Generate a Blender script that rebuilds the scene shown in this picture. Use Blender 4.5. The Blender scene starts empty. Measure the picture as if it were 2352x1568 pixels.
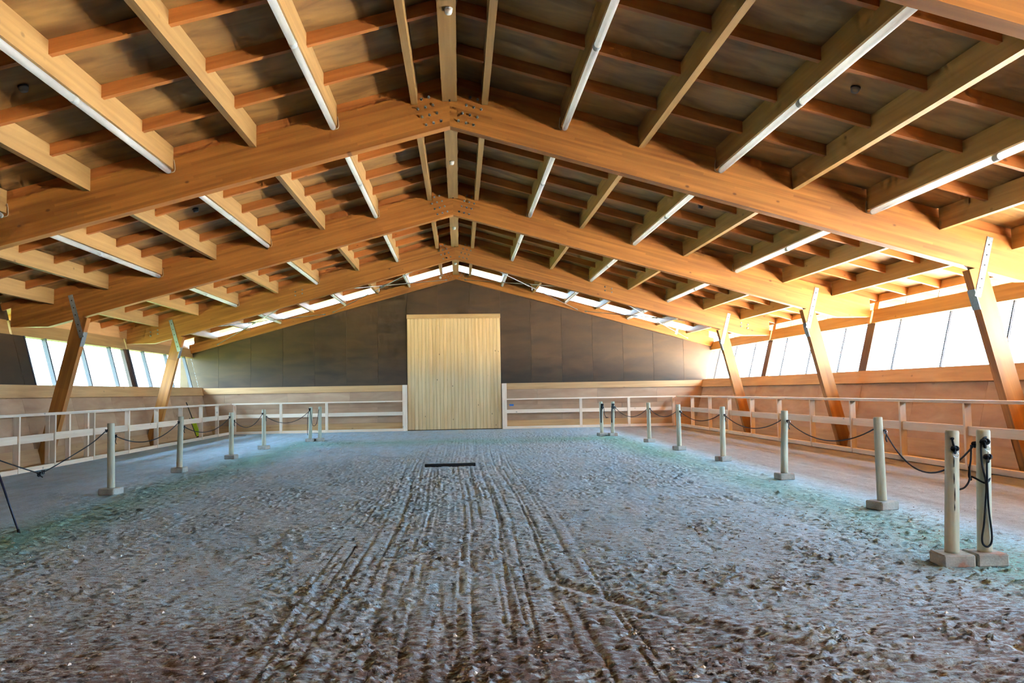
import bpy, math, random
import numpy as np
from mathutils import Matrix, Vector
random.seed(7); rng = np.random.default_rng(11)
sc = bpy.context.scene
COL = sc.collection
W, H, FPX = 2352, 1568, 1898.0

# ------------------------------------------------------------------ camera
cam_d = bpy.data.cameras.new('camera'); cam = bpy.data.objects.new('camera', cam_d); COL.objects.link(cam)
cr = Vector((0.99788226, -0.06262124, -0.01759484)); cu = Vector((0.01378522, -0.0607563, 0.99805743)); cf = Vector((0.06356859, 0.99618635, 0.05976439))
cam.matrix_world = Matrix(((cr.x, cu.x, -cf.x, 0.1047), (cr.y, cu.y, -cf.y, 0.0), (cr.z, cu.z, -cf.z, 1.5), (0, 0, 0, 1)))
cam_d.sensor_width = 36.0; cam_d.lens = 36.0 * FPX / W; cam_d.clip_end = 500
sc.camera = cam
# ------------------------------------------------------------------ light
wd = bpy.data.worlds.new('sky'); sc.world = wd; wd.use_nodes = True
bg = wd.node_tree.nodes['Background']; bg.inputs[0].default_value = (0.46, 0.73, 1.0, 1); bg.inputs[1].default_value = 9.5
sun_d = bpy.data.lights.new('sun', 'SUN'); sun_d.energy = 85.0; sun_d.angle = 0.01; sun_d.color = (1.0, 0.93, 0.82)
sun = bpy.data.objects.new('sun', sun_d); COL.objects.link(sun); sun.location = (40, 13, 60)
sun.rotation_euler = (0, math.radians(30), 0)
sc.view_settings.view_transform = 'Standard'; sc.view_settings.look = 'None'; sc.view_settings.gamma = 1.0
sc.view_settings.use_curve_mapping = False
sc.view_settings.exposure = 1.98
sc.cycles.use_denoising = True
sc.cycles.use_adaptive_sampling = True; sc.cycles.adaptive_threshold = 0.06; sc.cycles.adaptive_min_samples = 16
sc.cycles.max_bounces = 6; sc.cycles.diffuse_bounces = 3; sc.cycles.glossy_bounces = 2; sc.cycles.transparent_max_bounces = 16
sc.cycles.caustics_reflective = False; sc.cycles.caustics_refractive = False

# ------------------------------------------------------------------ measures (metres)
D = [6.442, 13.182, 19.922, 26.662]; S = 6.74; YB = 33.297; YF = -7.0
SL = 0.2745; CS = math.cos(math.atan(SL)); SN = math.sin(math.atan(SL))
ZA = 5.80; ZT = 6.49; ZC = 6.66; ZP = 6.305; ZG = 6.04
PX = [0.57, 1.86, 3.13, 4.42, 5.69, 6.95, 8.18, 9.42]
LEAN = 0.256
def wx(z): return 9.60 + LEAN * z
WM = {}

# ------------------------------------------------------------------ helpers
def s2l(r, g, b):
    f = lambda c: (c / 255 / 12.92) if c / 255 <= 0.04045 else ((c / 255 + 0.055) / 1.055) ** 2.4
    return (f(r), f(g), f(b), 1.0)
def tag(o, label=None, cat=None, group=None, kind=None):
    if label: o['label'] = label
    if cat: o['category'] = cat
    if group: o['group'] = group
    if kind: o['kind'] = kind
    return o
def place(o, M, parent=None):
    COL.objects.link(o)
    if parent is not None:
        o.parent = parent; o.matrix_basis = WM[parent.name].inverted() @ M
    else: o.matrix_basis = M
    WM[o.name] = M.copy()
    return o
def empty(name, loc, parent=None):
    o = bpy.data.objects.new(name, None); o.empty_display_size = 0.2
    return place(o, Matrix.Translation(Vector(loc)), parent)
def mesh(name, vs, fs, mat, smooth=False):
    me = bpy.data.meshes.new(name); me.from_pydata([tuple(v) for v in vs], [], fs); me.update()
    me.materials.append(mat)
    if smooth:
        for p in me.polygons: p.use_smooth = True
    return me
CACHE = {}
def boxmesh(lx, ly, lz, mat, ch=0.0):
    k = (round(lx, 3), round(ly, 3), round(lz, 3), mat.name, ch)
    if k in CACHE: return CACHE[k]
    x, y, z = lx / 2, ly / 2, lz / 2
    if ch <= 0:
        vs = [(a, b, c) for a in (-x, x) for b in (-y, y) for c in (-z, z)]
        fs = [(0, 1, 3, 2), (4, 6, 7, 5), (0, 4, 5, 1), (2, 3, 7, 6), (0, 2, 6, 4), (1, 5, 7, 3)]
    else:   # all twelve edges chamfered
        c = ch; vs = []; idx = {}
        for sx in (-1, 1):
            for sy in (-1, 1):
                for sz in (-1, 1):
                    for ax in range(3):
                        p = [sx * (x - c), sy * (y - c), sz * (z - c)]; p[ax] = (sx, sy, sz)[ax] * (x, y, z)[ax]
                        idx[(sx, sy, sz, ax)] = len(vs); vs.append(tuple(p))
        fs = []
        for ax in range(3):
            a1, a2 = [(1, 2), (2, 0), (0, 1)][ax]
            for s in (-1, 1):
                q = []
                for u, v in ((-1, -1), (1, -1), (1, 1), (-1, 1)):
                    t = [0, 0, 0]; t[ax] = s; t[a1] = u; t[a2] = v; q.append(idx[(*t, ax)])
                fs.append(tuple(q if s > 0 else q[::-1]))
        for ax in range(3):
            a1, a2 = [(1, 2), (2, 0), (0, 1)][ax]
            for u in (-1, 1):
                for v in (-1, 1):
                    A = [0, 0, 0]; A[ax] = -1; A[a1] = u; A[a2] = v
                    B = list(A); B[ax] = 1
                    q = [idx[(*A, a1)], idx[(*B, a1)], idx[(*B, a2)], idx[(*A, a2)]]
                    fs.append(tuple(q if u * v > 0 else q[::-1]))
        for sx in (-1, 1):
            for sy in (-1, 1):
                for sz in (-1, 1):
                    q = [idx[(sx, sy, sz, a)] for a in range(3)]
                    fs.append(tuple(q if sx * sy * sz > 0 else q[::-1]))
    me = mesh('box', vs, fs, mat); CACHE[k] = me
    return me
def frame_from(p0, p1, up):
    X = (Vector(p1) - Vector(p0)).normalized(); Z = Vector(up); Z = (Z - X * Z.dot(X)).normalized(); Y = Z.cross(X)
    M = Matrix.Identity(4)
    for i in range(3): M[i][0], M[i][1], M[i][2] = X[i], Y[i], Z[i]
    return M
def beam(name, p0, p1, w, h, mat, parent=None, up=(0, 0, 1), ch=0.0):
    """box along p0-p1, w wide, h deep along up; grain follows local X"""
    p0, p1 = Vector(p0), Vector(p1)
    M = frame_from(p0, p1, up); M.translation = (p0 + p1) / 2
    o = bpy.data.objects.new(name, boxmesh((p1 - p0).length, w, h, mat, ch))
    return place(o, M, parent)
def aabox(name, x0, x1, y0, y1, z0, z1, mat, parent=None, grain='x', ch=0.0):
    c = ((x0 + x1) / 2, (y0 + y1) / 2, (z0 + z1) / 2)
    if grain == 'x': return beam(name, (x0, c[1], c[2]), (x1, c[1], c[2]), y1 - y0, z1 - z0, mat, parent, (0, 0, 1), ch)
    if grain == 'y': return beam(name, (c[0], y0, c[2]), (c[0], y1, c[2]), x1 - x0, z1 - z0, mat, parent, (0, 0, 1), ch)
    return beam(name, (c[0], c[1], z0), (c[0], c[1], z1), x1 - x0, y1 - y0, mat, parent, (0, 1, 0), ch)
def prism(name, pts, y0, y1, mat, parent=None, M=None):
    """polygon in local x-z (counter-clockwise seen from -y) extruded along y"""
    n = len(pts)
    vs = [(x, y0, z) for x, z in pts] + [(x, y1, z) for x, z in pts]
    fs = [tuple(range(n)), tuple(range(2 * n - 1, n - 1, -1))]
    for i in range(n):
        j = (i + 1) % n; fs.append((i, i + n, j + n, j))
    a = sum(pts[i][0] * pts[(i + 1) % n][1] - pts[(i + 1) % n][0] * pts[i][1] for i in range(n))
    if a < 0: fs = [f[::-1] for f in fs]
    o = bpy.data.objects.new(name, mesh(name, vs, fs, mat))
    return place(o, M or Matrix.Identity(4), parent)
def tube_geo(pts, r, n=8, closed=False, cap=True):
    pts = [Vector(p) for p in pts]; vs = []; fs = []; m = len(pts); prev = None
    for i, p in enumerate(pts):
        a = pts[(i - 1) % m] if (closed or i > 0) else p
        b = pts[(i + 1) % m] if (closed or i < m - 1) else p
        t = (b - a).normalized()
        if prev is None:
            u = t.cross(Vector((0, 0, 1)))
            if u.length < 1e-3: u = t.cross(Vector((0, 1, 0)))
        else: u = prev - t * prev.dot(t)
        u.normalize(); prev = u; v = t.cross(u)
        rr = r[i] if isinstance(r, (list, tuple)) else r
        for k in range(n):
            a_ = 2 * math.pi * k / n; vs.append(p + (u * math.cos(a_) + v * math.sin(a_)) * rr)
    for i in range(m if closed else m - 1):
        for k in range(n):
            a0 = i * n + k; a1 = i * n + (k + 1) % n; b0 = ((i + 1) % m) * n + k; b1 = ((i + 1) % m) * n + (k + 1) % n
            fs.append((a0, a1, b1, b0))
    if cap and not closed:
        fs.append(tuple(range(n - 1, -1, -1))); fs.append(tuple(range((m - 1) * n, m * n)))
    return vs, fs
def tube(name, pts, r, mat, parent=None, n=8, closed=False, smooth=True, loc=None):
    o0 = Vector(loc) if loc is not None else Vector(pts[0])
    vs, fs = tube_geo([Vector(p) - o0 for p in pts], r, n, closed)
    o = bpy.data.objects.new(name, mesh(name, vs, fs, mat, smooth))
    return place(o, Matrix.Translation(o0), parent)
def spline(pts, k=8):
    P = [Vector(p) for p in pts]; P = [P[0] * 2 - P[1]] + P + [P[-1] * 2 - P[-2]]; out = []
    for i in range(1, len(P) - 2):
        for j in range(k):
            t = j / k; a, b, c, d = P[i - 1:i + 3]
            out.append(0.5 * (2 * b + (c - a) * t + (2 * a - 5 * b + 4 * c - d) * t * t + (3 * b - a - 3 * c + d) * t ** 3))
    out.append(P[-2]); return out

# ------------------------------------------------------------------ materials
class NT:
    def __init__(s, name):
        s.m = bpy.data.materials.new(name); s.m.use_nodes = True; s.t = s.m.node_tree; s.n = s.t.nodes; s.l = s.t.links
        s.b = s.n['Principled BSDF']; s.out = s.n['Material Output']
    def N(s, typ, **kw):
        nd = s.n.new(typ)
        for k, v in kw.items():
            if k.startswith('i_'): nd.inputs[int(k[2:])].default_value = v
            else: setattr(nd, k, v)
        return nd
    def L(s, a, ao, b, bi): s.l.new(a.outputs[ao], b.inputs[bi])
    def math(s, op, a, b=None):
        nd = s.N('ShaderNodeMath', operation=op)
        for i, v in enumerate((a, b)):
            if v is None: continue
            if isinstance(v, (int, float)): nd.inputs[i].default_value = v
            else: s.l.new(v, nd.inputs[i])
        return nd.outputs[0]
    def ramp(s, fac, stops):
        nd = s.N('ShaderNodeValToRGB'); e = nd.color_ramp.elements
        while len(e) < len(stops): e.new(0.5)
        for q, (p, c) in zip(e, stops): q.position = p; q.color = c
        s.l.new(fac, nd.inputs[0]); return nd.outputs[0]
    def mix(s, fac, a, b, mode='MIX'):
        nd = s.N('ShaderNodeMix', data_type='RGBA', blend_type=mode)
        for i, v in ((0, fac), (6, a), (7, b)):
            if isinstance(v, (int, float, tuple)): nd.inputs[i].default_value = v
            else: s.l.new(v, nd.inputs[i])
        return nd.outputs[2]
def wood(name, light, dark, grain=(0.7, 14, 14), knots=0.6, kscale=2.6, rough=0.55, lam=0.0, var=0.12, contrast=0.5, bump=0.15, kvec=(0.6, 1, 1)):
    q = NT(name)
    tc = q.N('ShaderNodeTexCoord'); oi = q.N('ShaderNodeObjectInfo')
    off = q.N('ShaderNodeCombineXYZ'); r = oi.outputs['Random']
    q.l.new(q.math('MULTIPLY', r, 31.7), off.inputs[0]); q.l.new(q.math('MULTIPLY', r, 17.3), off.inputs[1]); q.l.new(q.math('MULTIPLY', r, 7.9), off.inputs[2])
    ad = q.N('ShaderNodeVectorMath', operation='ADD'); q.L(tc, 'Object', ad, 0); q.L(off, 0, ad, 1)
    mp = q.N('ShaderNodeMapping'); mp.inputs['Scale'].default_value = grain; q.L(ad, 0, mp, 0)
    n1 = q.N('ShaderNodeTexNoise'); n1.inputs['Scale'].default_value = 1.0; n1.inputs['Detail'].default_value = 3; n1.inputs['Distortion'].default_value = 0.6; q.L(mp, 0, n1, 0)
    col = q.ramp(n1.outputs[0], [(0.5 - contrast / 2, dark), (0.5 + contrast / 2, light)])
    if lam > 0:
        sp = q.N('ShaderNodeSeparateXYZ'); q.L(ad, 0, sp, 0)
        row = q.math('FLOOR', q.math('DIVIDE', sp.outputs[2], lam))
        wn = q.N('ShaderNodeTexWhiteNoise', noise_dimensions='1D'); q.l.new(row, wn.inputs['W'])
        seg = q.math('FLOOR', q.math('ADD', q.math('DIVIDE', sp.outputs[0], 2.2), q.math('MULTIPLY', wn.outputs[0], 7.0)))
        w2 = q.N('ShaderNodeTexWhiteNoise', noise_dimensions='2D'); cb = q.N('ShaderNodeCombineXYZ'); q.l.new(row, cb.inputs[0]); q.l.new(seg, cb.inputs[1]); q.L(cb, 0, w2, 0)
        col = q.mix(1.0, col, q.ramp(w2.outputs[0], [(0, (0.82, 0.79, 0.75, 1)), (1, (1.12, 1.1, 1.05, 1))]), 'MULTIPLY')
    if knots > 0:
        km = q.N('ShaderNodeMapping'); km.inputs['Scale'].default_value = tuple(kscale * v for v in kvec); q.L(ad, 0, km, 0)
        vo = q.N('ShaderNodeTexVoronoi'); vo.inputs['Scale'].default_value = 1.0; q.L(km, 0, vo, 0)
        kf = q.ramp(vo.outputs['Distance'], [(0.035, (knots, knots, knots, 1)), (0.085, (0, 0, 0, 1))])
        col = q.mix(kf, col, (dark[0] * 0.25, dark[1] * 0.2, dark[2] * 0.2, 1))
    vr = q.ramp(r, [(0, (1 - var, 1 - var, 1 - var, 1)), (1, (1 + var, 1 + var * 0.9, 1 + var * 0.8, 1))])
    col = q.mix(1.0, col, vr, 'MULTIPLY')
    q.l.new(col, q.b.inputs['Base Color']); q.b.inputs['Roughness'].default_value = rough
    if bump > 0.16:
        bp = q.N('ShaderNodeBump'); bp.inputs['Strength'].default_value = bump; bp.inputs['Distance'].default_value = 0.01; q.L(n1, 0, bp, 'Height'); q.L(bp, 0, q.b, 'Normal')
    return q.m
def plain(name, c, rough=0.5, metal=0.0, noise=0.0, nscale=20):
    q = NT(name); q.b.inputs['Roughness'].default_value = rough; q.b.inputs['Metallic'].default_value = metal
    tc = q.N('ShaderNodeTexCoord'); n1 = q.N('ShaderNodeTexNoise'); n1.inputs['Scale'].default_value = nscale; n1.inputs['Detail'].default_value = 1; q.L(tc, 'Object', n1, 0)
    a = tuple(max(0, v * (1 - noise)) for v in c[:3]) + (1,); b = tuple(v * (1 + noise) for v in c[:3]) + (1,)
    q.l.new(q.ramp(n1.outputs[0], [(0.3, a), (0.7, b)]), q.b.inputs['Base Color'])
    return q.m
M_GLU = wood('glulam_spruce', s2l(192, 128, 56), s2l(152, 92, 35), (0.5, 9, 9), 0.75, 3.0, 0.5, lam=0.042, kvec=(0.6, 0.04, 1))
M_RAF = wood('rafter_spruce', s2l(200, 126, 58), s2l(164, 94, 38), (0.7, 12, 12), 0.7, 3.0, 0.55)
M_PUR = wood('purlin_spruce', s2l(182, 144, 88), s2l(152, 114, 65), (0.5, 12, 12), 0.5, 2.6, 0.55)
M_PLY = wood('ceiling_plywood', s2l(178, 134, 74), s2l(128, 90, 48), (1.1, 3.2, 5), 0.25, 2.2, 0.6, contrast=0.35)
M_LPL = wood('wall_plywood', s2l(198, 160, 126), s2l(172, 130, 98), (0.8, 1.0, 3.0), 0.35, 1.6, 0.6, contrast=0.4)
M_SILL = wood('sill_timber', s2l(220, 172, 116), s2l(194, 144, 92), (0.6, 10, 10), 0.5, 2.6, 0.55)
M_FOOT = wood('foot_board_timber', s2l(204, 162, 116), s2l(178, 132, 90), (0.6, 10, 10), 0.5, 2.6, 0.6)
M_DARK = wood('dark_film_plywood', s2l(86, 61, 34), s2l(62, 43, 24), (0.8, 1.2, 3), 0.0, 2, 0.62, contrast=0.5, var=0.16, bump=0.05)
M_BACK = wood('board_backing', s2l(120, 92, 62), s2l(96, 70, 46), (0.8, 3, 3), 0.0, 2, 0.7)
M_DOOR = wood('door_spruce', s2l(234, 202, 152), s2l(214, 174, 120), (0.6, 10, 10), 0.85, 3.4, 0.5, var=0.07, contrast=0.4, kvec=(0.6, 1, 0.04))
M_FEN = wood('fence_pine', s2l(246, 224, 200), s2l(230, 200, 170), (0.8, 12, 12), 0.6, 2.8, 0.6)
M_POST = wood('weathered_post', s2l(216, 216, 194), s2l(166, 160, 132), (1.2, 14, 14), 0.5, 4.0, 0.65, contrast=0.6, bump=0.25)
M_STEEL = plain('galvanised_steel', s2l(150, 160, 166), 0.42, 0.75, 0.12, 30)
M_ROD = plain('rod_steel', s2l(160, 165, 170), 0.35, 0.85, 0.08, 30)
M_BLACKHOLE = plain('bolt_dark', s2l(30, 28, 26), 0.6)
M_POSTD = wood('dark_brown_leg', s2l(100, 78, 66), s2l(74, 56, 48), (0.6, 10, 10), 0.3, 2.6, 0.6)  # plain dark brown, deeper in tone than the frame timber
M_TUBE = plain('white_light_plastic', s2l(238, 243, 246), 0.25, 0.0, 0.01)
def _tube():
    q = NT('translucent_white_tube'); tr = q.N('ShaderNodeBsdfTranslucent'); tr.inputs[0].default_value = (0.9, 0.93, 0.95, 1)
    q.b.inputs['Base Color'].default_value = (0.9, 0.93, 0.95, 1); q.b.inputs['Roughness'].default_value = 0.55
    mx = q.N('ShaderNodeMixShader'); mx.inputs[0].default_value = 0.68; q.L(q.b, 0, mx, 1); q.L(tr, 0, mx, 2); q.L(mx, 0, q.out, 0); return q.m
M_TUBE = _tube()
M_CAP = plain('light_grey_plastic', s2l(190, 196, 200), 0.4)
M_CABLE = plain('pale_cable', s2l(190, 170, 140), 0.6)
M_DET = plain('detector_white', s2l(235, 236, 236), 0.4)
M_DETD = plain('detector_grey', s2l(120, 118, 116), 0.5)
M_ROPE = plain('black_rope', s2l(26, 28, 36), 0.75, 0, 0.3, 300)
M_RING = plain('snap_hook_chrome', s2l(210, 214, 218), 0.22, 1.0)
M_BLUE = plain('blue_label', s2l(40, 110, 190), 0.5)
M_BAR = plain('black_rubber_bar', s2l(24, 30, 38), 0.6, 0, 0.2)
M_TRI = plain('dark_blue_pole', s2l(24, 34, 62), 0.45)
M_YEL = plain('lime_plastic', s2l(176, 200, 24), 0.5)
M_DRK = plain('dark_handle', s2l(40, 36, 32), 0.6)
M_BARD = plain('dark_glazing_bar', s2l(20, 18, 26), 0.7)
M_BARV = plain('grey_glazing_bar', s2l(92, 88, 94), 0.6)
M_CONC = NT('concrete_block')
def _conc(q):
    tc = q.N('ShaderNodeTexCoord'); oi = q.N('ShaderNodeObjectInfo'); ad = q.N('ShaderNodeVectorMath', operation='ADD'); q.L(tc, 'Object', ad, 0); q.L(oi, 'Random', ad, 1)
    n1 = q.N('ShaderNodeTexNoise'); n1.inputs['Scale'].default_value = 5; n1.inputs['Detail'].default_value = 5; q.L(ad, 0, n1, 0)
    n2 = q.N('ShaderNodeTexNoise'); n2.inputs['Scale'].default_value = 60; n2.inputs['Detail'].default_value = 3; q.L(ad, 0, n2, 0)
    c = q.ramp(n1.outputs[0], [(0.40, s2l(184, 182, 172)), (0.60, s2l(164, 158, 148)), (0.68, s2l(172, 128, 110))])
    c = q.mix(0.4, c, q.ramp(n2.outputs[0], [(0.3, (0.6, 0.6, 0.6, 1)), (0.7, (1.1, 1.1, 1.1, 1))]), 'MULTIPLY')
    q.l.new(c, q.b.inputs['Base Color']); q.b.inputs['Roughness'].default_value = 0.85
    bp = q.N('ShaderNodeBump'); bp.inputs['Strength'].default_value = 0.4; bp.inputs['Distance'].default_value = 0.006; q.L(n2, 0, bp, 'Height'); q.L(bp, 0, q.b, 'Normal')
    return q.m
M_CONC = _conc(M_CONC)
def _glass():
    q = NT('window_glass'); q.n.remove(q.b)
    tr = q.N('ShaderNodeBsdfTransparent'); tr.inputs[0].default_value = (0.96, 0.97, 0.97, 1)
    gl = q.N('ShaderNodeBsdfGlossy'); gl.inputs['Roughness'].default_value = 0.03
    mx = q.N('ShaderNodeMixShader'); mx.inputs[0].default_value = 0.04; q.L(tr, 0, mx, 1); q.L(gl, 0, mx, 2); q.L(mx, 0, q.out, 0)
    return q.m
M_GLASS = _glass()
def _ground():
    return plain('pale_bounce_ground', (0.55, 0.52, 0.47), 0.9, 0, 0.12, 1.5)  # invented pale surface, throws bounce light in through the glazed side
M_GRND = _ground()
def _floor():
    q = NT('arena_sand'); at = q.N('ShaderNodeVertexColor'); at.layer_name = 'zone'
    sp = q.N('ShaderNodeSeparateColor'); q.L(at, 0, sp, 0)
    tc = q.N('ShaderNodeTexCoord')
    mp = q.N('ShaderNodeMapping'); mp.inputs['Scale'].default_value = (14, 24, 1); q.L(tc, 'Object', mp, 0)
    n1 = q.N('ShaderNodeTexNoise'); n1.inputs['Scale'].default_value = 1.0; n1.inputs['Detail'].default_value = 5; n1.inputs['Roughness'].default_value = 0.68; q.L(mp, 0, n1, 0)
    n2 = q.N('ShaderNodeTexNoise'); n2.inputs['Scale'].default_value = 0.5; n2.inputs['Detail'].default_value = 4; q.L(tc, 'Object', n2, 0)
    n3 = q.N('ShaderNodeTexNoise'); n3.inputs['Scale'].default_value = 90; n3.inputs['Detail'].default_value = 2; q.L(tc, 'Object', n3, 0)
    base = q.mix(q.ramp(n2.outputs[0], [(0.35, (0, 0, 0, 1)), (0.65, (1, 1, 1, 1))]), s2l(180, 212, 232), s2l(196, 218, 234))
    base = q.mix(q.math('MULTIPLY', sp.outputs[0], 0.75), base, s2l(116, 188, 168))
    base = q.mix(sp.outputs[1], base, s2l(150, 126, 104))
    thr = q.math('ADD', q.math('MULTIPLY', sp.outputs[2], 0.55), n1.outputs[0])
    br = q.ramp(thr, [(0.60, (0, 0, 0, 1)), (0.74, (1, 1, 1, 1))])
    base = q.mix(q.math('MULTIPLY', br, 0.8), base, s2l(112, 74, 52))
    base = q.mix(0.4, base, q.ramp(n3.outputs[0], [(0.3, (0.62, 0.62, 0.62, 1)), (0.7, (1.25, 1.25, 1.25, 1))]), 'MULTIPLY')
    m4 = q.N('ShaderNodeMapping'); m4.inputs['Scale'].default_value = (5.0, 1.3, 1); q.L(tc, 'Object', m4, 0)
    n4 = q.N('ShaderNodeTexNoise'); n4.inputs['Scale'].default_value = 1.0; n4.inputs['Detail'].default_value = 4; n4.inputs['Roughness'].default_value = 0.7; q.L(m4, 0, n4, 0)
    base = q.mix(0.8, base, q.ramp(n4.outputs[0], [(0.32, (0.78, 0.76, 0.74, 1)), (0.66, (1.12, 1.12, 1.12, 1))]), 'MULTIPLY')
    q.l.new(base, q.b.inputs['Base Color']); q.b.inputs['Roughness'].default_value = 0.8
    bp = q.N('ShaderNodeBump'); bp.inputs['Strength'].default_value = 0.9; bp.inputs['Distance'].default_value = 0.014
    q.l.new(q.math('ADD', n1.outputs[0], q.math('MULTIPLY', n3.outputs[0], 0.4)), bp.inputs['Height']); q.L(bp, 0, q.b, 'Normal')
    return q.m
M_SAND = _floor()

# ------------------------------------------------------------------ floor
def vnoise(x, y, seed):
    r = np.random.default_rng(seed).random((256, 256)); xi = np.floor(x).astype(int); yi = np.floor(y).astype(int)
    fx = x - xi; fy = y - yi; fx = fx * fx * (3 - 2 * fx); fy = fy * fy * (3 - 2 * fy)
    g = lambda a, b: r[a % 256, b % 256]
    return (g(xi, yi) * (1 - fx) + g(xi + 1, yi) * fx) * (1 - fy) + (g(xi, yi + 1) * (1 - fx) + g(xi + 1, yi + 1) * fx) * fy
def fbm(x, y, seed, o=4, p=0.5):
    t = 0; a = 1; s = 0
    for i in range(o): t = t + a * vnoise(x * 2 ** i, y * 2 ** i, seed + i); s += a; a *= p
    return t / s
def sstep(a, b, x): t = np.clip((x - a) / (b - a), 0, 1); return t * t * (3 - 2 * t)
GROOVE = [(0.80, 6.75), (0.905, 6.48), (1.393, 5.644), (1.802, 5.081), (2.175, 4.69), (2.481, 4.499), (3.4, 4.0)]
def height(x, y):
    cx = 0.05 + 0.0 * y; half = 1.05 + 0.25 * sstep(12, 4, y)
    lane = sstep(half + 0.35, half - 0.2, np.abs(x - cx)) * sstep(34, 20, y) 
    wander = 0.10 * (fbm(y * 0.25, x * 0.15, 5, 2) - 0.5) + 0.05 * np.sin(y * 0.35 + 1.0)
    u = (x - cx + wander) * (1 - 0.012 * (y - 8))
    ruts = np.abs(vnoise(u * 14 + 40, y * 0.09 + 3, 21) - 0.5) * 2
    ruts2 = vnoise(u * 34 + 10, y * 0.30, 22) - 0.5
    tread = vnoise(u * 15, y * 22, 23) - 0.5
    rough = fbm(x * 4, y * 6, 31, 5, 0.85) - 0.5
    clump = np.clip(fbm(x * 13 + 9, y * 19, 41, 3, 0.75) - 0.56, 0, 1) * sstep(0.35, 0.6, fbm(x * 1.1, y * 0.9, 47, 3) )
    dent = np.clip(0.40 - fbm(x * 11 + 3, y * 17, 53, 2, 0.7), 0, 1)
    mid = sstep(5.6, 5.0, np.abs(x))
    h = rough * (0.017 + 0.011 * mid) + (clump * 0.10 - dent * 0.07) * (0.45 + 0.55 * mid)
    h = h + lane * (-(ruts < 0.10).astype(float) * 0.006 + ruts * 0.005 + ruts2 * 0.006 + tread * 0.009)
    g = np.full(x.shape, 9.0); sd = np.zeros(x.shape)
    for (ax, ay), (bx, by) in zip(GROOVE[:-1], GROOVE[1:]):
        t = np.clip(((x - ax) * (bx - ax) + (y - ay) * (by - ay)) / ((bx - ax) ** 2 + (by - ay) ** 2), 0, 1)
        dd = np.hypot(x - ax - t * (bx - ax), y - ay - t * (by - ay)); g = np.minimum(g, dd)
    h = h - 0.014 * np.exp(-(g / 0.04) ** 2) + 0.010 * np.exp(-((g - 0.12) / 0.05) ** 2)
    for k, (yy, amp) in enumerate(((22.0, 0.03), (16.2, 0.04))):
        h = h - amp * np.exp(-((y - yy - 0.1 * np.sin(x * 3 + k)) / 0.06) ** 2) * sstep(1.5, 0.9, np.abs(x)) * (vnoise(x * 6, y * 0 + k, 61) > 0.4)
    # faint wheel lines along the outer track
    ot = sstep(5.6, 6.2, np.abs(x)); h = h * (1 - 0.3 * ot) + ot * 0.012 * (vnoise(x * 7, y * 0.2, 71) - 0.5)
    edge = sstep(8.2, 8.9, np.abs(x)); h = h * (1 - edge)
    bk = sstep(32.0, 32.6, y); h = h * (1 - bk)
    return np.clip(h - 0.012, -0.05, 0.05)
def build_floor():
    ys = [YF - 0.2, -3.0, 0.0, 2.2, 3.2, 3.7]; y = 3.9
    while y < YB + 0.1: ys.append(y); y += 0.0115 * (y / 4.3) ** 1.25
    ys.append(YB + 0.2); ys = np.array(ys)
    xin = np.arange(-3.2, 3.2, 0.0165); xo = [3.2]
    while xo[-1] < 9.9: xo.append(xo[-1] + min(0.05, 0.0165 * (xo[-1] / 3.2)))
    xo = np.array(xo); xs = np.concatenate([-xo[::-1], xin[1:], xo])
    X, Y = np.meshgrid(xs, ys); Z = height(X, Y); nx, ny = len(xs), len(ys)
    co = np.stack([X, Y, Z], -1).reshape(-1, 3).astype(np.float32)
    i = np.arange(nx - 1); j = np.arange(ny - 1); I, J = np.meshgrid(i, j); a = (J * nx + I).ravel()
    q = np.stack([a, a + 1, a + nx + 1, a + nx], 1).astype(np.int32)
    me = bpy.data.meshes.new('floor'); me.vertices.add(len(co)); me.vertices.foreach_set('co', co.ravel())
    me.loops.add(q.size); me.loops.foreach_set('vertex_index', q.ravel()); me.polygons.add(len(q))
    me.polygons.foreach_set('loop_start', np.arange(0, q.size, 4, dtype=np.int32)); me.polygons.foreach_set('loop_total', np.full(len(q), 4, np.int32))
    me.update(); me.validate()
    me.polygons.foreach_set('use_smooth', np.ones(len(q), bool))
    ax = np.abs(X); n = fbm(X * 0.5, Y * 0.35, 91, 3)
    row = np.clip(1 - np.abs(ax - 4.75) / 1.0, 0, 1) * sstep(28.5, 26.5, Y)
    cross = np.clip(1 - np.abs(Y - 25.6) / 2.4, 0, 1) * sstep(5.4, 4.6, ax) * 0.8
    green = np.clip(np.maximum(row, cross) * (0.35 + 1.1 * n), 0, 1)
    brown_t = sstep(5.3, 6.1, X) * 0.85 + sstep(5.4, 6.2, -X) * 0.12
    lane = sstep(1.7, 0.9, np.abs(X - 0.05))
    cl = np.clip(0.05 + 0.03 * lane + 0.20 * sstep(6.5, 4.2, Y) + 0.16 * sstep(14, 5.5, Y) - 0.25 * sstep(18, 26, Y) - 0.12 * sstep(5.4, 6.0, ax), 0, 1) * (0.55 + 0.9 * fbm(X * 1.3, Y * 0.9, 95, 3))
    colr = np.stack([green, brown_t, np.clip(cl, 0, 1), np.ones_like(X)], -1).reshape(-1, 4).astype(np.float32)
    at = me.color_attributes.new('zone', 'FLOAT_COLOR', 'POINT'); at.data.foreach_set('color', colr.ravel())
    me.materials.append(M_SAND)
    o = bpy.data.objects.new('floor', me); place(o, Matrix.Identity(4)); tag(o, kind='structure')
build_floor()
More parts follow.
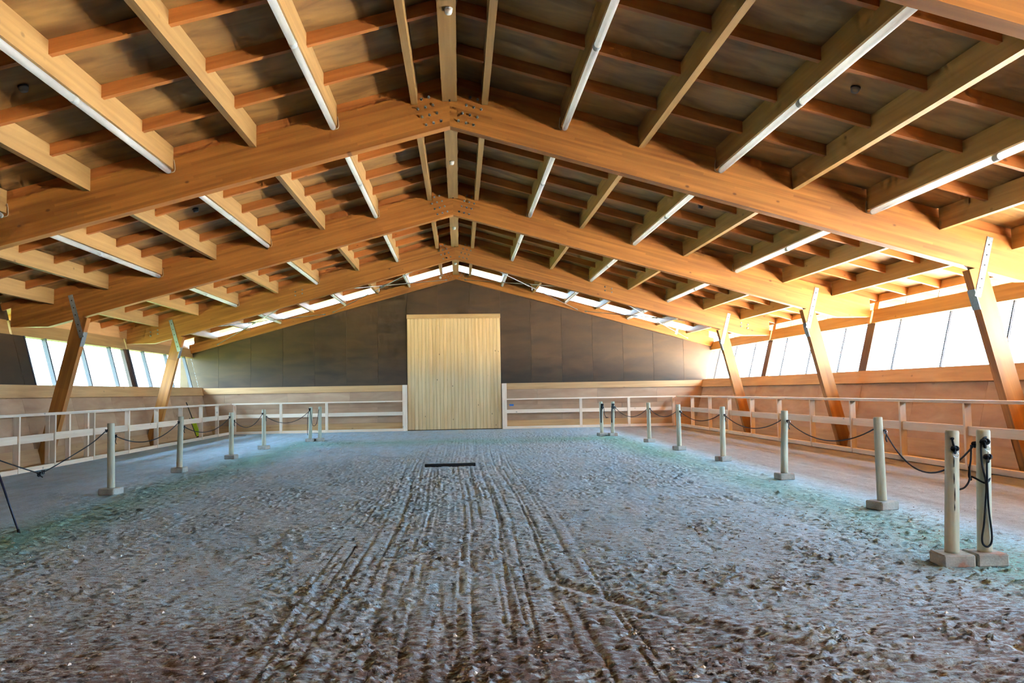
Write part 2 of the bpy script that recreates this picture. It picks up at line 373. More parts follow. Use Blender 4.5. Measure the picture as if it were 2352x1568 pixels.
def scatter(name, n, fn, size, mat, label, cat, seed, flat=0.6):
    r = np.random.default_rng(seed); vs = []; fs = []
    base = np.array([(1, 0, 0), (0, 1, 0), (-1, 0, 0), (0, -1, 0), (0, 0, 1), (0, 0, -1)], float)
    tri = [(0, 1, 4), (1, 2, 4), (2, 3, 4), (3, 0, 4), (1, 0, 5), (2, 1, 5), (3, 2, 5), (0, 3, 5)]
    P = np.array([fn(r) for _ in range(n)]); Z = height(P[:, 0], P[:, 1])
    for (x, y), z in zip(P, Z):
        s = size[0] + (size[1] - size[0]) * r.random() ** 3; a = r.random() * 6.28
        b = base * (s * (0.7 + 0.6 * r.random((6, 1)))) * (1, 0.75, flat)
        c, d = math.cos(a), math.sin(a); k = len(vs)
        for v in b: vs.append((x + v[0] * c - v[1] * d, y + v[0] * d + v[1] * c, z + v[2] + s * 0.2))
        fs += [(k + p, k + q_, k + w_) for p, q_, w_ in tri]
    o = bpy.data.objects.new(name, mesh(name, vs, fs, mat)); place(o, Matrix.Identity(4)); tag(o, label, cat, kind='stuff')
def near(r):
    y = 4.0 * (27 / 4.0) ** (r.random() ** 0.8); return (r.uniform(-1, 1) * min(5.3, 0.75 * y), y)
scatter('white_chips', 1300, near, (0.005, 0.021), plain('white_chip', s2l(245, 245, 243), 0.7), 'tiny white stone chips strewn over the grey sand', 'stones', 3)
def near2(r):
    y = 4.0 * (10 / 4.0) ** (r.random() ** 1.2); return (r.uniform(-1, 1) * 0.68 * y, y)
scatter('sand_clods', 3600, near2, (0.004, 0.017), plain('damp_sand_clod', s2l(160, 146, 134), 0.9, 0, 0.3, 9), 'crumbly brown clods of damp sand on the raked floor', 'sand', 4, 0.55)

# unseen ground outside, pale and dark halves invented to steer the bounce light
for nm, x0, x1, mt in (('ground_bounce_pale', 0, 150, M_GRND), ('ground_bounce_dark', -150, 0, plain('dark_bounce_ground', s2l(74, 92, 48), 0.95, 0, 0.3, 2))):
    g = bpy.data.objects.new(nm, mesh(nm, [(x0, -150, -0.2), (x1, -150, -0.2), (x1, 150, -0.2), (x0, 150, -0.2)], [(0, 1, 2, 3)], mt)); place(g, Matrix.Identity(4)); tag(g, kind='structure')

# ------------------------------------------------------------------ roof
XO = 11.4   # eaves overhang
def zc(x, z0): return z0 - SL * abs(x)
prism('ceiling', [(-XO, zc(XO, ZC + 0.06)), (0, ZC + 0.06), (XO, zc(XO, ZC + 0.06)), (XO, zc(XO, ZC + 0.22)), (0, ZC + 0.22), (-XO, zc(XO, ZC + 0.22))][::1], YF - 0.8, YB + 0.9, M_BACK)
CEIL = bpy.data.objects['ceiling']; tag(CEIL, kind='structure')
RH = (ZC - ZT)   # rafter depth measured vertically
raf_y = [D[0] + 0.1 + i * S / 5 for i in range(0, 20)]
for sg in (-1, 1):
    nrm = (sg * SN, 0, CS)
    for i, y in enumerate(raf_y):
        zz = (ZC + ZT) / 2
        beam('rafter', (sg * 0.125, y, zc(0.125, zz)), (sg * XO, y, zc(XO, zz)), 0.085, RH * CS, M_RAF, CEIL, nrm)
    ed = [YF - 0.8, D[0] + 0.1 - S] + raf_y + [YB + 0.9]
    for a, b in zip(ed[:-1], ed[1:]):
        zz = ZC + 0.029
        beam('roof_panel', (sg * 0.01, (a + b) / 2, zc(0.01, zz)), (sg * XO, (a + b) / 2, zc(XO, zz)), b - a - 0.004, 0.056 * CS, M_PLY, CEIL, nrm)
    ends = [(D[0] + 0.2, D[1]), (D[1] + 0.2, D[2]), (D[2] + 0.2, D[3]), (D[3] + 0.2, YB - 0.02)]
    for x in PX:
        for a, b in ends:
            zb = zc(x, ZP); zt = zc(x, ZC)
            aabox('purlin', sg * x - 0.05, sg * x + 0.05, a, b, zb, zt, M_PUR, CEIL, 'y')
for a, b in ends:
    r = aabox('ridge_beam', -0.118, 0.118, a, b, 6.205, ZC + 0.05, M_PUR, CEIL, 'y')
    aabox('slot', -0.012, 0.012, b - 0.09, b - 0.001, 6.20, 6.2055, M_BLACKHOLE, r, 'y')

# ------------------------------------------------------------------ portal frames
ORD = {3: 'first', 2: 'second', 1: 'third', 0: 'fourth'}
def slopeM(sg, y, z0):
    M = Matrix.Identity(4); X = Vector((sg * CS, 0, -SN)); Z = Vector((sg * SN, 0, CS)); Y = Z.cross(X)
    for i in range(3): M[i][0], M[i][1], M[i][2] = X[i], Y[i], Z[i]
    M.translation = (0, y, z0); return M
BOLT = tube_geo([(0, 0, 0), (0, -0.006, 0), (0, -0.006, 0), (0, -0.04, 0)], [0.024, 0.024, 0.019, 0.017], 8)
BOLT_ME = mesh('bolt', *BOLT, M_STEEL)
HOLE_ME = mesh('bolt', *tube_geo([(0, 0, 0), (0, -0.008, 0)], 0.014, 8), M_BLACKHOLE)
def bolt(p, parent, me=BOLT_ME): return place(bpy.data.objects.new('bolt', me), Matrix.Translation(Vector(p)), parent)
def portal(k):
    y0 = D[k]; y1 = y0 + 0.2; ym = y0 + 0.1
    root = empty('portal_frame', (0, ym, 0))
    tag(root, 'glued timber portal frame with V legs, %s from the gable wall' % ORD[k] + (' with tie rods' if k == 3 else ''), 'frame', 'timber portal frames')
    for sg in (-1, 1):
        M = slopeM(sg, ym, ZA)
        loc = lambda x, z: (x * CS + (ZA - z) * SN, x * SN - (ZA - z) * CS)     # |x|, z -> local
        P = [loc(0.0, ZA), loc(9.5, ZA - SL * 9.5), loc(10.34, ZA - SL * 9.5 + 0.0), loc(10.34, zc(10.34, ZT)), loc(0.0, ZT)]
        prism('rafter_beam', P, -0.1, 0.1, M_GLU, root, M)
        up = (0, 1, 0)
        # inner leg of the V: front edge runs X = 9.44 - 0.245 z
        cx = lambda z: sg * (9.44 - 0.245 * z + 0.155)
        beam('inner_leg', (cx(-0.1), ym, -0.1), (cx(3.42), ym, 3.42), 0.30, 0.197, M_GLU, root, up)
        ox = lambda z: sg * (wx(z) + 0.088)
        beam('outer_leg', (ox(0), ym, 0.0), (ox(3.03), ym, 3.03), 0.10, 0.40, M_POSTD, root, up)
        # steel strap on the front face, bent round the inner leg
        a = Vector((sg * 9.0, y0 - 0.004, 3.93)); b = Vector((sg * 8.73, y0 - 0.004, 2.93))
        st = beam('steel_strap', a, b, 0.105, 0.012, M_STEEL, root, (0, -1, 0))
        for t in (0.13, 0.30, 0.47, 0.70, 0.85): bolt(a + (b - a) * t + Vector((0, -0.004, 0)), st, HOLE_ME)
        e0 = Vector((cx(3.06) - sg * 0.158, ym, 3.06)); e1 = Vector((cx(2.72) - sg * 0.158, ym, 2.72))
        beam('steel_shoe', e0, e1, 0.012, 0.21, M_STEEL, root, up)
        # apex bolts
        for r in range(4):
            for c in range(3):
                t = 0.115 + 0.125 * c + 0.028 * r; n = 0.115 + 0.142 * r
                p = M @ Vector((t, 0, n)); bolt((p.x, y0, p.z), root)
        if k == 3:
            for xb in (5.0, 9.5):
                for dx in (-0.11, 0.11):
                    for dn in (-0.06, 0.06):
                        bolt((sg * (xb + dx), y0, zc(xb + dx, ZA + 0.33) + dn), root)
for k in range(4): portal(k)

# ------------------------------------------------------------------ tie rods in the last bay
def rod(p0, p1, lab):
    p0, p1 = Vector(p0), Vector(p1); o = empty('tie_rod', p0)
    tag(o, lab, 'rod', 'roof bracing rods')
    tube('shaft', [p0, p1], 0.014, M_ROD, o, 8)
    m = p0.lerp(p1, 0.5); d = (p1 - p0).normalized()
    tube('turnbuckle', [m - d * 0.12, m + d * 0.12], 0.026, M_ROD, o, 8)
    tube('end_fork', [p1 - d * 0.14, p1], 0.024, M_ROD, o, 8)
for sg, side in ((1, 'glazed-wall'), (-1, 'dark-panel-wall')):
    yb = YB - 0.185; yf = D[3] + 0.2
    rod((sg * 0.35, yf, zc(0.35, ZA + 0.25)), (sg * 4.9, yb, zc(4.9, ZG + 0.05)), 'steel tie rod from frame apex down to gable beam middle, %s slope' % side)
    rod((sg * 4.95, yf, zc(4.95, ZA + 0.33)), (sg * 0.35, yb, zc(0.35, ZG + 0.06)), 'dark steel tie rod from gable apex down to frame middle, %s slope' % side)
    rod((sg * 5.05, yf, zc(5.05, ZA + 0.2)), (sg * 9.4, yb, zc(9.4, ZG + 0.06)), 'steel tie rod from frame middle down to the gable corner, %s slope' % side)
    rod((sg * 9.45, yf, zc(9.45, ZA + 0.33)), (sg * 5.2, yb, zc(5.2, ZG + 0.06)), 'steel tie rod from gable beam middle down to frame end, %s slope' % side)

# ------------------------------------------------------------------ back wall (gable)
def gz(x): return zc(x, ZG)
prism('wall_back', [(-10.9, -0.1), (10.9, -0.1), (10.9, zc(10.9, ZG + 0.1)), (0, ZG + 0.1), (-10.9, zc(10.9, ZG + 0.1))], YB + 0.05, YB + 0.16, M_BACK)
WB = tag(bpy.data.objects['wall_back'], kind='structure')
xs = [-10.6, -9.4, -8.15, -6.9, -5.65, -4.4, -3.15, -2.0, -0.75, 0.5, 1.77, 3.0, 4.25, 5.5, 6.75, 8.0, 9.25, 10.6]
for a, b in zip(xs[:-1], xs[1:]):
    a1, b1 = a + 0.004, b - 0.004; z0 = 1.81
    if -2.01 < a < 1.76: z0 = 4.40
    top = [(b1, gz(b1) + 0.05), (a1, gz(a1) + 0.05)]
    if a1 < 0 < b1: top.insert(1, (0, gz(0) + 0.05))
    cx, cz = (a1 + b1) / 2, z0
    M = Matrix.Translation((cx, YB, cz))
    prism('dark_panel', [(x - cx, z - cz) for x, z in [(a1, z0), (b1, z0)] + top], 0.0, 0.048, M_DARK, WB, M)
for x0, x1 in ((-10.5, -1.99), (1.77, 10.5)):
    aabox('sill_board', x0, x1, YB - 0.09, YB + 0.03, 1.57, 1.815, M_SILL, WB)
    aabox('foot_board', x0, x1, YB - 0.05, YB + 0.03, -0.02, 0.33, M_SILL, WB)
    w = 2.44; n = int((x1 - x0) / w) + 1
    for r_, (z0, z1) in enumerate(((0.335, 0.95), (0.955, 1.565))):
        x = x0 - (1.1 if r_ else 0.0) * (1 if x0 < 0 else 0.9)
        while x < x1:
            a, b = max(x, x0), min(x + w, x1)
            if b - a > 0.05: aabox('plywood_sheet', a + 0.003, b - 0.003, YB - 0.02, YB + 0.03, z0, z1, M_LPL, WB)
            x += w
aabox('jamb_post', -2.19, -2.0, YB - 0.14, YB + 0.02, 0.0, 1.815, M_FEN, WB, 'z')
aabox('jamb_post', 1.78, 1.97, YB - 0.14, YB + 0.02, 0.0, 1.815, M_FEN, WB, 'z')
for sg in (-1, 1):
    M = slopeM(sg, YB - 0.04, ZG)
    P = [(0, 0), (10.9, 0), (10.9, 0.40), (0.0, 0.40)]
    loc = lambda x, z: (x * CS + (ZG - z) * SN, x * SN - (ZG - z) * CS)
    P = [loc(0, ZG), loc(10.5, zc(10.5, ZG)), loc(10.5, zc(10.5, ZG + 0.36)), loc(0, ZG + 0.36)]
    gb = prism('gable_beam', P, -0.10, 0.12, M_GLU, WB, M)
    for r in range(3):
        for c in range(3):
            p = M @ Vector((0.115 + 0.125 * c + 0.03 * r, 0, 0.08 + 0.10 * r)); bolt((p.x, YB - 0.14, p.z), gb)
    pl = empty('x', (0, 0, 0)); bpy.data.objects.remove(pl)
    beam('strap_plate', (sg * 9.0, YB - 0.145, zc(9.0, ZG + 0.35)), (sg * 8.93, YB - 0.145, zc(9.0, ZG + 0.12)), 0.1, 0.01, M_STEEL, WB, (0, -1, 0))
# gable light strip between beam and roof
wn = empty('window_1', (0, YB, 0)); tag(wn, kind='structure')
xe = [0.0] + PX + [10.4]
for sg in (-1, 1):
    for i, (a, b) in enumerate(zip(xe[:-1], xe[1:])):
        a1 = 0.12 if i == 0 else a + 0.05; b1 = b - 0.05
        zb_, zt_ = ZG + 0.355, ZC
        pts = [(sg * a1, zc(a1, zb_)), (sg * b1, zc(b1, zb_)), (sg * b1, zc(b1, zt_)), (sg * a1, zc(a1, zt_))]
        if i in (2, 9) or b > 10: prism('infill_board', pts, YB - 0.01, YB + 0.03, M_PLY, WB)
        else: prism('pane', pts, YB + 0.0, YB + 0.008, M_GLASS, wn)

# big boarded door
dr = empty('door_1', (-0.115, YB - 0.03, 0)); tag(dr, kind='structure')
nb = 26; x0, x1 = -1.985, 1.755; w = (x1 - x0) / nb
for i in range(nb):
    a = x0 + i * w
    aabox('board', a + 0.003, a + w - 0.003, YB - 0.06, YB - 0.012 - 0.004 * random.random(), 0.02, 4.45, M_DOOR, dr, 'z', 0.008)
aabox('backing', x0, x1, YB - 0.03, YB + 0.04, 0.0, 4.6, M_BACK, dr)
beam('head_board', (x0 - 0.01, YB - 0.085, 4.54), (x1 + 0.01, YB - 0.085, 4.54), 0.03, 0.20, M_DOOR, dr, (0, 0.5, 0.85))

# ------------------------------------------------------------------ side walls
def side_wall(sg, name):
    up = Vector((sg * LEAN, 0, 1)).normalized(); nrm = Vector((sg, 0, -LEAN)).normalized()   # outward
    def pt(z, y, o=0.0): return Vector((sg * wx(z), y, z)) + nrm * o
    def strip(nm, y0, y1, z0, z1, o, th, mat, par, ch=0.0):
        zm = (z0 + z1) / 2; hh = (z1 - z0) * math.sqrt(1 + LEAN ** 2)
        return beam(nm, pt(zm, y0, o), pt(zm, y1, o), th, hh, mat, par, up, ch)
    root = strip(name, YF, YB + 0.1, -0.1, 1.78, 0.11, 0.08, M_BACK, None); tag(root, kind='structure')
    strip('sill_board', YF, YB, 1.53, 1.83, 0.02, 0.14, M_SILL, root)
    strip('foot_board', YF, YB, -0.02, 0.36, 0.03, 0.07, M_FOOT, root)
    y = YF
    while y < YB:
        b = min(y + 2.44, YB); strip('plywood_sheet', y + 0.003, b - 0.003, 0.365, 1.525, 0.045, 0.04, M_LPL, root); y += 2.44
    for k in range(-2, 4):
        a = D[0] + k * S + 0.2; b = min(D[0] + (k + 1) * S, YB)
        a = max(a, YF)
        if b - a > 0.3: strip('eaves_beam', a - 0.05, b + 0.05, 3.03, 3.37, 0.06, 0.12, M_PUR, root)
    return root, strip, pt
WN = [2]
def new_window(loc):
    o = empty('window_%d' % WN[0], loc); WN[0] += 1; return tag(o, kind='structure')
for sg, name in ((-1, 'wall_left'), (1, 'wall_right')):
    root, strip, pt = side_wall(sg, name)
    bays = [(D[0] + k * S, D[0] + (k + 1) * S) for k in range(-2, 4)]
    for a, b in bays:
        b = min(b, YB - 0.06); lo = max(a + 0.18, YF)
        if sg < 0 and b < 20.5: 
            y = lo
            n = max(1, round((b - lo) / 1.3)); 
            for i in range(n): strip('dark_panel', lo + (b + 0.15 - lo) * i / n + 0.003, lo + (b + 0.15 - lo) * (i + 1) / n - 0.003, 1.835, 3.03, 0.015, 0.03, M_DARK, root)
            continue
        if sg < 0 and a < 20:
            strip('dark_panel', lo - 0.02, 20.55, 1.835, 3.03, 0.015, 0.03, M_DARK, root); lo = 20.56
        w_ = new_window((sg * 10.2, (lo + b) / 2, 1.83))
        cuts = [lo] + [c for c in (a + 1.5, a + 3.5, a + 5.47) if lo + 0.3 < c < b - 0.3] + [b]
        if sg < 0: cuts = [lo] + [c for c in ((21.6, 23.62, 25.45) if a < 20 else (28.1, 30.2, 32.2))] + [b]
        for c0, c1 in zip(cuts[:-1], cuts[1:]): strip('pane', c0 + 0.008, c1 - 0.008, 1.83, 3.03, 0.075, 0.008, M_GLASS, w_)
        th = 0.035 if sg > 0 else 0.075
        for c in cuts[1:-1]:
            strip('glazing_bar', c - th / 2, c + th / 2, 1.83, 3.03, 0.06 if sg > 0 else 0.03, 0.04 if sg > 0 else 0.10, M_BARD if sg > 0 else M_BARV, w_)
        if sg < 0: strip('glazing_bar', lo - 0.02, lo + 0.04, 1.83, 3.03, 0.03, 0.10, M_BARV, w_)
        # light strip above the eaves beam (boarded on the dark-panel side)
        if sg < 0:
            strip('frieze_board', lo, b, 3.37, 3.77, 0.075, 0.025, M_SILL, root); continue
        w2 = new_window((sg * 10.45, (lo + b) / 2, 3.37))
        strip('frieze_board', lo, b, 3.57, 3.77, 0.075, 0.025, M_SILL, root)
        n = 5
        for i in range(n):
            c0 = lo + (b - lo) * i / n; c1 = lo + (b - lo) * (i + 1) / n
            strip('pane', c0 + 0.006, c1 - 0.006, 3.37, 3.565, 0.075, 0.008, M_GLASS, w2)
            if i: strip('glazing_bar', c0 - 0.012, c0 + 0.012, 3.37, 3.565, 0.075, 0.03, M_BARV, w2)
    for k in range(-1, 4):
        if sg > 0 or D[0] + k * S > 19: strip('frieze_board', D[0] + k * S - 0.03, D[0] + k * S + 0.21, 3.36, 3.77, 0.075, 0.03, M_SILL, root)
    if sg < 0: strip('upper_panel', YF, 20.2, 3.37, 3.77, 0.07, 0.03, M_DARK, root)

# front wall behind the camera
prism('wall_front', [(-10.9, -0.1), (10.9, -0.1), (10.9, zc(10.9, ZC + 0.05)), (0, ZC + 0.05), (-10.9, zc(10.9, ZC + 0.05))], YF - 0.16, YF, M_LPL)
tag(bpy.data.objects['wall_front'], kind='structure')

# ------------------------------------------------------------------ fences
XFN = 8.82; YFN = 32.9
def fence_post(x, y, dx, dy, par, z1=1.15): return aabox('post', x - dx / 2, x + dx / 2, y - dy / 2, y + dy / 2, 0.0, z1, M_FEN, par, 'z')
def side_fence(sg, posts, label, y_start):
    x = sg * (XFN + 0.06); root = empty('fence', (x, (y_start + YFN) / 2, 0)); tag(root, label, 'fence', 'open timber fences')
    for y in posts: fence_post(x, y, 0.12, 0.06, root)
    brk = [y_start] + [p for p in posts] + [YFN + 0.02]; brk = sorted(set(brk))
    aabox('top_rail', x - 0.075, x + 0.075, y_start, (y_start + YFN) / 2 + 1, 1.15, 1.205, M_FEN, root, 'y')
    aabox('top_rail', x - 0.075, x + 0.075, (y_start + YFN) / 2 + 1.002, YFN, 1.15, 1.205, M_FEN, root, 'y')
    for a, b in zip(brk[:-1], brk[1:]):
        if b - a < 0.2: continue
        j = random.uniform(-0.012, 0.012)
        aabox('mid_rail', x - 0.02, x + 0.03, a + 0.032, b - 0.032, 0.60 + j, 0.76 + j, M_FEN, root, 'y')
        aabox('bottom_plate', x - 0.05, x + 0.05, a + 0.032, b - 0.032, 0.0, 0.095, M_FEN, root, 'y')
    return root
RP = [13.87 - 2.115 * i for i in (2, 1)] + [13.87, 15.98, 18.08, 20.21, 22.34, 24.46, 26.57, 28.7, 30.9]
side_fence(1, RP, 'pale timber fence of posts and rails along the fully glazed side wall', 8.6)
LP = [17.44 - 2.1 * 2, 17.44 - 2.1, 17.44, 18.94, 20.9, 23.04, 25.17, 27.3, 29.4, 31.3]
lf = side_fence(-1, LP, 'pale timber fence along the side wall that has the dark panel', 12.2)
for y in (19.5, 20.47, 21.45): aabox('backing_post', -9.30, -9.21, y - 0.04, y + 0.04, 0.0, 1.18, M_FEN, lf, 'z')
def back_fence(posts, x0, x1, label):
    root = empty('fence', ((x0 + x1) / 2, YFN + 0.05, 0)); tag(root, label, 'fence', 'open timber fences')
    y = YFN + 0.05
    for x in posts: fence_post(x, y, 0.10, 0.10, root)
    aabox('top_rail', x0, x1, y - 0.06, y + 0.06, 1.15, 1.20, M_FEN, root)
    br = sorted(set([x0] + posts + [x1]))
    for a, b in zip(br[:-1], br[1:]):
        if b - a < 0.2: continue
        aabox('mid_rail', a + 0.052, b - 0.052, y - 0.02, y + 0.03, 0.62, 0.76, M_FEN, root)
        aabox('bottom_plate', a + 0.052, b - 0.052, y - 0.04, y + 0.04, 0.0, 0.10, M_FEN, root)
back_fence([-8.68, -6.9, -5.13, -2.08], -8.78, -2.03, 'pale timber fence on the gable wall, the one without a blue tag')
back_fence([1.84, 4.92, 6.86, 8.68], 1.79, 8.78, 'pale timber fence on the gable wall in front of the blue tag')
tg = aabox('blue_tag', 2.08, 2.25, YB - 0.032, YB - 0.021, 0.90, 0.975, M_BLUE); tag(tg, 'small blue tag stuck on the plywood beside the big door', 'tag')

# ------------------------------------------------------------------ tube lights
BAYN = ['third bay from the gable', 'second bay from the gable', 'bay next to the gable']
BAYN = {0: 'fourth bay from the gable', 1: 'third bay from the gable', 2: 'second bay from the gable', 3: 'bay next to the gable'}
PNAME = {1: 'second', 3: 'fourth', 5: 'sixth'}
def tube_light(x, a, b, lab):
    z = zc(x, ZP) - 0.05; o = empty('tube_light', (x, (a + b) / 2, z + 0.05))
    tag(o, lab, 'light', 'unlit white tube lights under the purlins')
    m = (a + b) / 2
    for u, v in ((a + 0.06, m - 0.05), (m + 0.05, b - 0.10)):
        tube('tube', [(x, u, z), (x, v, z)], 0.046, M_TUBE, o, 14)
    tube('coupling', [(x, m - 0.055, z), (x, m - 0.05, z), (x, m + 0.05, z), (x, m + 0.055, z)], [0.03, 0.05, 0.05, 0.03], M_CAP, o, 14)
    for u, v in ((a + 0.03, a + 0.06), (b - 0.10, b - 0.06)): tube('end_cap', [(x, u, z), (x, v, z)], [0.04, 0.047] if u < m else [0.047, 0.04], M_CAP, o, 14)
    s = -1 if x > 0 else 1
    pts = spline([(x, b - 0.07, z), (x + 0.02 * -s, b - 0.03, z - 0.012), (x - s * -0.07, b - 0.012, z + 0.01), (x + s * 0.075, b - 0.008, z + 0.11), (x + s * 0.06, b - 0.008, z + 0.2)], 5)
    tube('cable', pts, 0.007, M_CABLE, o, 6)
for bi, (a, b) in enumerate(ends):
    for sg, side in ((1, 'glazed-wall'), (-1, 'dark-panel-wall')):
        for pi in (1, 3, 5):
            tube_light(sg * PX[pi], a, b if bi < 3 else YB - 0.14, 'white tube light, %s purlin from the ridge, %s slope, %s' % (PNAME[pi], side, BAYN[bi]))

# ------------------------------------------------------------------ detectors
def detector(p, up, lab, r=0.052, dark=False, gname='detectors'):
    o = empty('smoke_detector', p); tag(o, lab, 'detector', gname); u = Vector(up); p = Vector(p); m = M_DETD if dark else M_DET
    tube('base_plate', [p, p + u * 0.018], r, M_DRK if dark else M_CAP, o, 16)
    tube('head', [p + u * 0.018, p + u * 0.045, p + u * 0.07, p + u * 0.074], [r * 0.92, r * 0.9, r * 0.72, r * 0.2], m, o, 16)
for i, (x, y) in enumerate(((0.027, 9.92), (-0.0, 16.68), (-0.0, 23.46), (-0.0, 30.04))):
    detector((x, y, 6.205), (0, 0, -1), 'white round detector under the ridge beam in the %s' % BAYN[i], gname='ridge detectors')
for i, (x, y) in enumerate(((-5.09, 10.08), (5.14, 9.92), (-5.13, 16.71), (5.11, 16.55))):
    sg = 1 if x > 0 else -1
    detector((x, y, zc(x, ZC)), (-sg * SN, 0, -CS), 'small grey detector on the ceiling board, %s slope, %s' % ('glazed-wall' if sg > 0 else 'dark-panel-wall', BAYN[0 if i < 2 else 1]), 0.06, True, 'ceiling board detectors')
# round lamp on the gable beam
o = empty('globe_lamp', (-0.62, YB - 0.14, 6.09)); tag(o, 'round white globe lamp on the gable beam beside the apex', 'lamp')
tube('bracket', [(-0.62, YB - 0.14, 6.09), (-0.62, YB - 0.17, 6.09)], 0.03, M_CAP, o, 10)
prof = [(-0.62, YB - 0.165 - 0.05 * (1 - math.cos(t)), 6.09) for t in np.linspace(0.15, 3.0, 8)]
tube('globe', prof, [0.05 * math.sin(t) + 0.002 for t in np.linspace(0.15, 3.0, 8)], M_TUBE, o, 14)

# ------------------------------------------------------------------ rope posts
def post_geo(h, r):
    zs = [0.0, 0.02, h * 0.33, h * 0.66, h - 0.012, h]; rs = [r, r * 1.02, r * 1.0, r * 0.985, r * 0.96, r * 0.86]
    return zs, rs
def rope_post(x, y, rz, lab, lean=(0, 0), r=0.056, h=1.015, bl=0.27):
    z0 = 0.0; o = empty('rope_post', (x, y, z0)); tag(o, lab, 'post', 'round wooden rope posts on concrete feet')
    blk = bpy.data.objects.new('concrete_foot', boxmesh(bl, bl, 0.105, M_CONC, 0.012))
    place(blk, Matrix.Translation((x, y, 0.0375)) @ Matrix.Rotation(rz, 4, 'Z'), o)
    zs, rs = post_geo(h, r)
    vs, fs = tube_geo([(lean[0] * z, lean[1] * z, z) for z in zs], rs, 20)
    p = bpy.data.objects.new('pole', mesh('pole', [(v.z, v.y, -v.x) for v in vs], fs, M_POST, False))   # grain along local x
    for pl in p.data.polygons: pl.use_smooth = len(pl.vertices) == 4
    place(p, Matrix.Translation((x, y, 0.088)) @ Matrix.Rotation(-math.pi / 2, 4, 'Y') @ Matrix.Rotation(math.pi, 4, 'X') @ Matrix.Rotation(math.pi, 4, 'X'), o)
    return o
RPOS = {'P1': (4.19, 6.76), 'P2': (4.475, 6.76), 'P3': (5.22, 9.87), 'P4': (5.36, 13.27), 'P5': (5.48, 16.78), 'P6': (5.43, 20.0), 'P7': (5.43, 23.2), 'P8': (5.03, 26.7), 'P9': (4.70, 26.82),
        'L1': (-5.40, 13.5), 'L2': (-5.54, 17.1), 'L3': (-5.41, 20.4), 'L4': (-5.43, 23.8), 'L5': (-4.44, 27.2), 'L6': (-4.73, 27.1)}
gw = 'glazed-wall row'; dw = 'dark-panel-wall row'
rope_post(*RPOS['P1'], -0.08, 'cracked round end post bearing only a short hooked cord, %s' % gw, bl=0.26, lean=(0.052, 0))
rope_post(*RPOS['P2'], -0.05, 'round end post hung with a long black rope loop, %s' % gw, bl=0.26, lean=(0.04, 0))
rope_post(*RPOS['P3'], 0.3, 'round wooden post between the cracked post and the fourth single post, %s' % gw, lean=(-0.009, 0))
rope_post(*RPOS['P4'], 0.08, 'round wooden rope post, fifth from the gable end pair, %s' % gw, bl=0.25, lean=(0.04, 0))
rope_post(*RPOS['P5'], 0.3, 'round wooden rope post, third single post from the gable pair, %s' % gw, bl=0.25, lean=(0.009, 0))
rope_post(*RPOS['P6'], 0.37, 'round wooden rope post, second single post from the gable pair, %s' % gw, bl=0.25, lean=(-0.005, 0))
rope_post(*RPOS['P7'], 0.33, 'round wooden rope post, first single post from the gable pair, %s' % gw, bl=0.25, lean=(-0.008, 0))
bpy.data.objects['rope_post.003']['label'] = 'round wooden rope post, fourth single post from the gable pair, %s' % gw
rope_post(*RPOS['P8'], 0.15, 'round post tied to the long rope, in the gable-end pair, %s' % gw, lean=(0.03, 0))
rope_post(*RPOS['P9'], 0.2, 'round post with a bunched black rope, in the gable-end pair, %s' % gw, lean=(-0.016, 0))
rope_post(*RPOS['L1'], -0.21, 'round wooden rope post, fourth single post from the gable pair, %s' % dw, lean=(-0.012, 0))
rope_post(*RPOS['L2'], -0.13, 'round wooden rope post, third single post from the gable pair, %s' % dw, bl=0.25, lean=(0.026, 0))
rope_post(*RPOS['L3'], -0.13, 'round wooden rope post, second single post from the gable pair, %s' % dw, bl=0.25, lean=(0.0, 0))
rope_post(*RPOS['L4'], -0.3, 'round wooden rope post, first single post from the gable pair, %s' % dw, bl=0.25, lean=(0.0, 0))
rope_post(*RPOS['L5'], -0.1, 'upright round post of the gable-end pair, %s' % dw, bl=0.25, lean=(0.01, 0))
rope_post(*RPOS['L6'], -0.12, 'slightly leaning round post with hanging ropes, gable-end pair, %s' % dw, bl=0.25, lean=(0.025, 0))

def knot(p, par, s=1.0):
    p = Vector(p); pts = []
    for i in range(26):
        t = i / 26 * 2 * math.pi
        pts.append(p + Vector(((math.sin(t) + 1.6 * math.sin(2 * t)) * 0.011, -math.sin(3 * t) * 0.012, (math.cos(t) - 1.6 * math.cos(2 * t)) * 0.013)) * s * 0.72)
    tube('knot', pts, 0.009 * s, M_ROPE, par, 7, True, loc=p)
def ring(p, par, r=0.02, ax='y'):
    p = Vector(p); pts = [p + Vector((math.cos(t) * r, 0.0, math.sin(t) * r)) for t in np.linspace(0, 2 * math.pi, 15)[:-1]]
    tube('snap_ring', pts, 0.0032, M_RING, par, 6, True, loc=p)
def sag_rope(A, B, sag, lab, r=0.0085, tail=True):
    A, B = Vector(A), Vector(B); o = empty('rope', (A + B) / 2 - Vector((0, 0, sag))); tag(o, lab, 'rope', 'black ropes slung between the posts')
    pts = [A.lerp(B, t) - Vector((0, 0, sag * 4 * t * (1 - t))) for t in np.linspace(0, 1, 25)]
    tube('line', pts, r, M_ROPE, o, 7)
    knot(A, o); knot(B, o)
    ring(A.lerp(B, 0.02) - Vector((0, 0, 0.01)), o)
    if tail: tube('rope_tail', spline([A, A + Vector((0.012, -0.01, -0.04)), A + Vector((0.004, -0.012, -0.09)), A + Vector((0.02, -0.012, -0.13))], 4), r * 0.9, M_ROPE, o, 6)
    return o
LEANS = {'P1': 0.052, 'P2': 0.04, 'P3': -0.009, 'P4': 0.04, 'P5': 0.009, 'P6': -0.005, 'P7': -0.008, 'P8': 0.03, 'P9': -0.016, 'L1': -0.012, 'L2': 0.026, 'L5': 0.01, 'L6': 0.025}
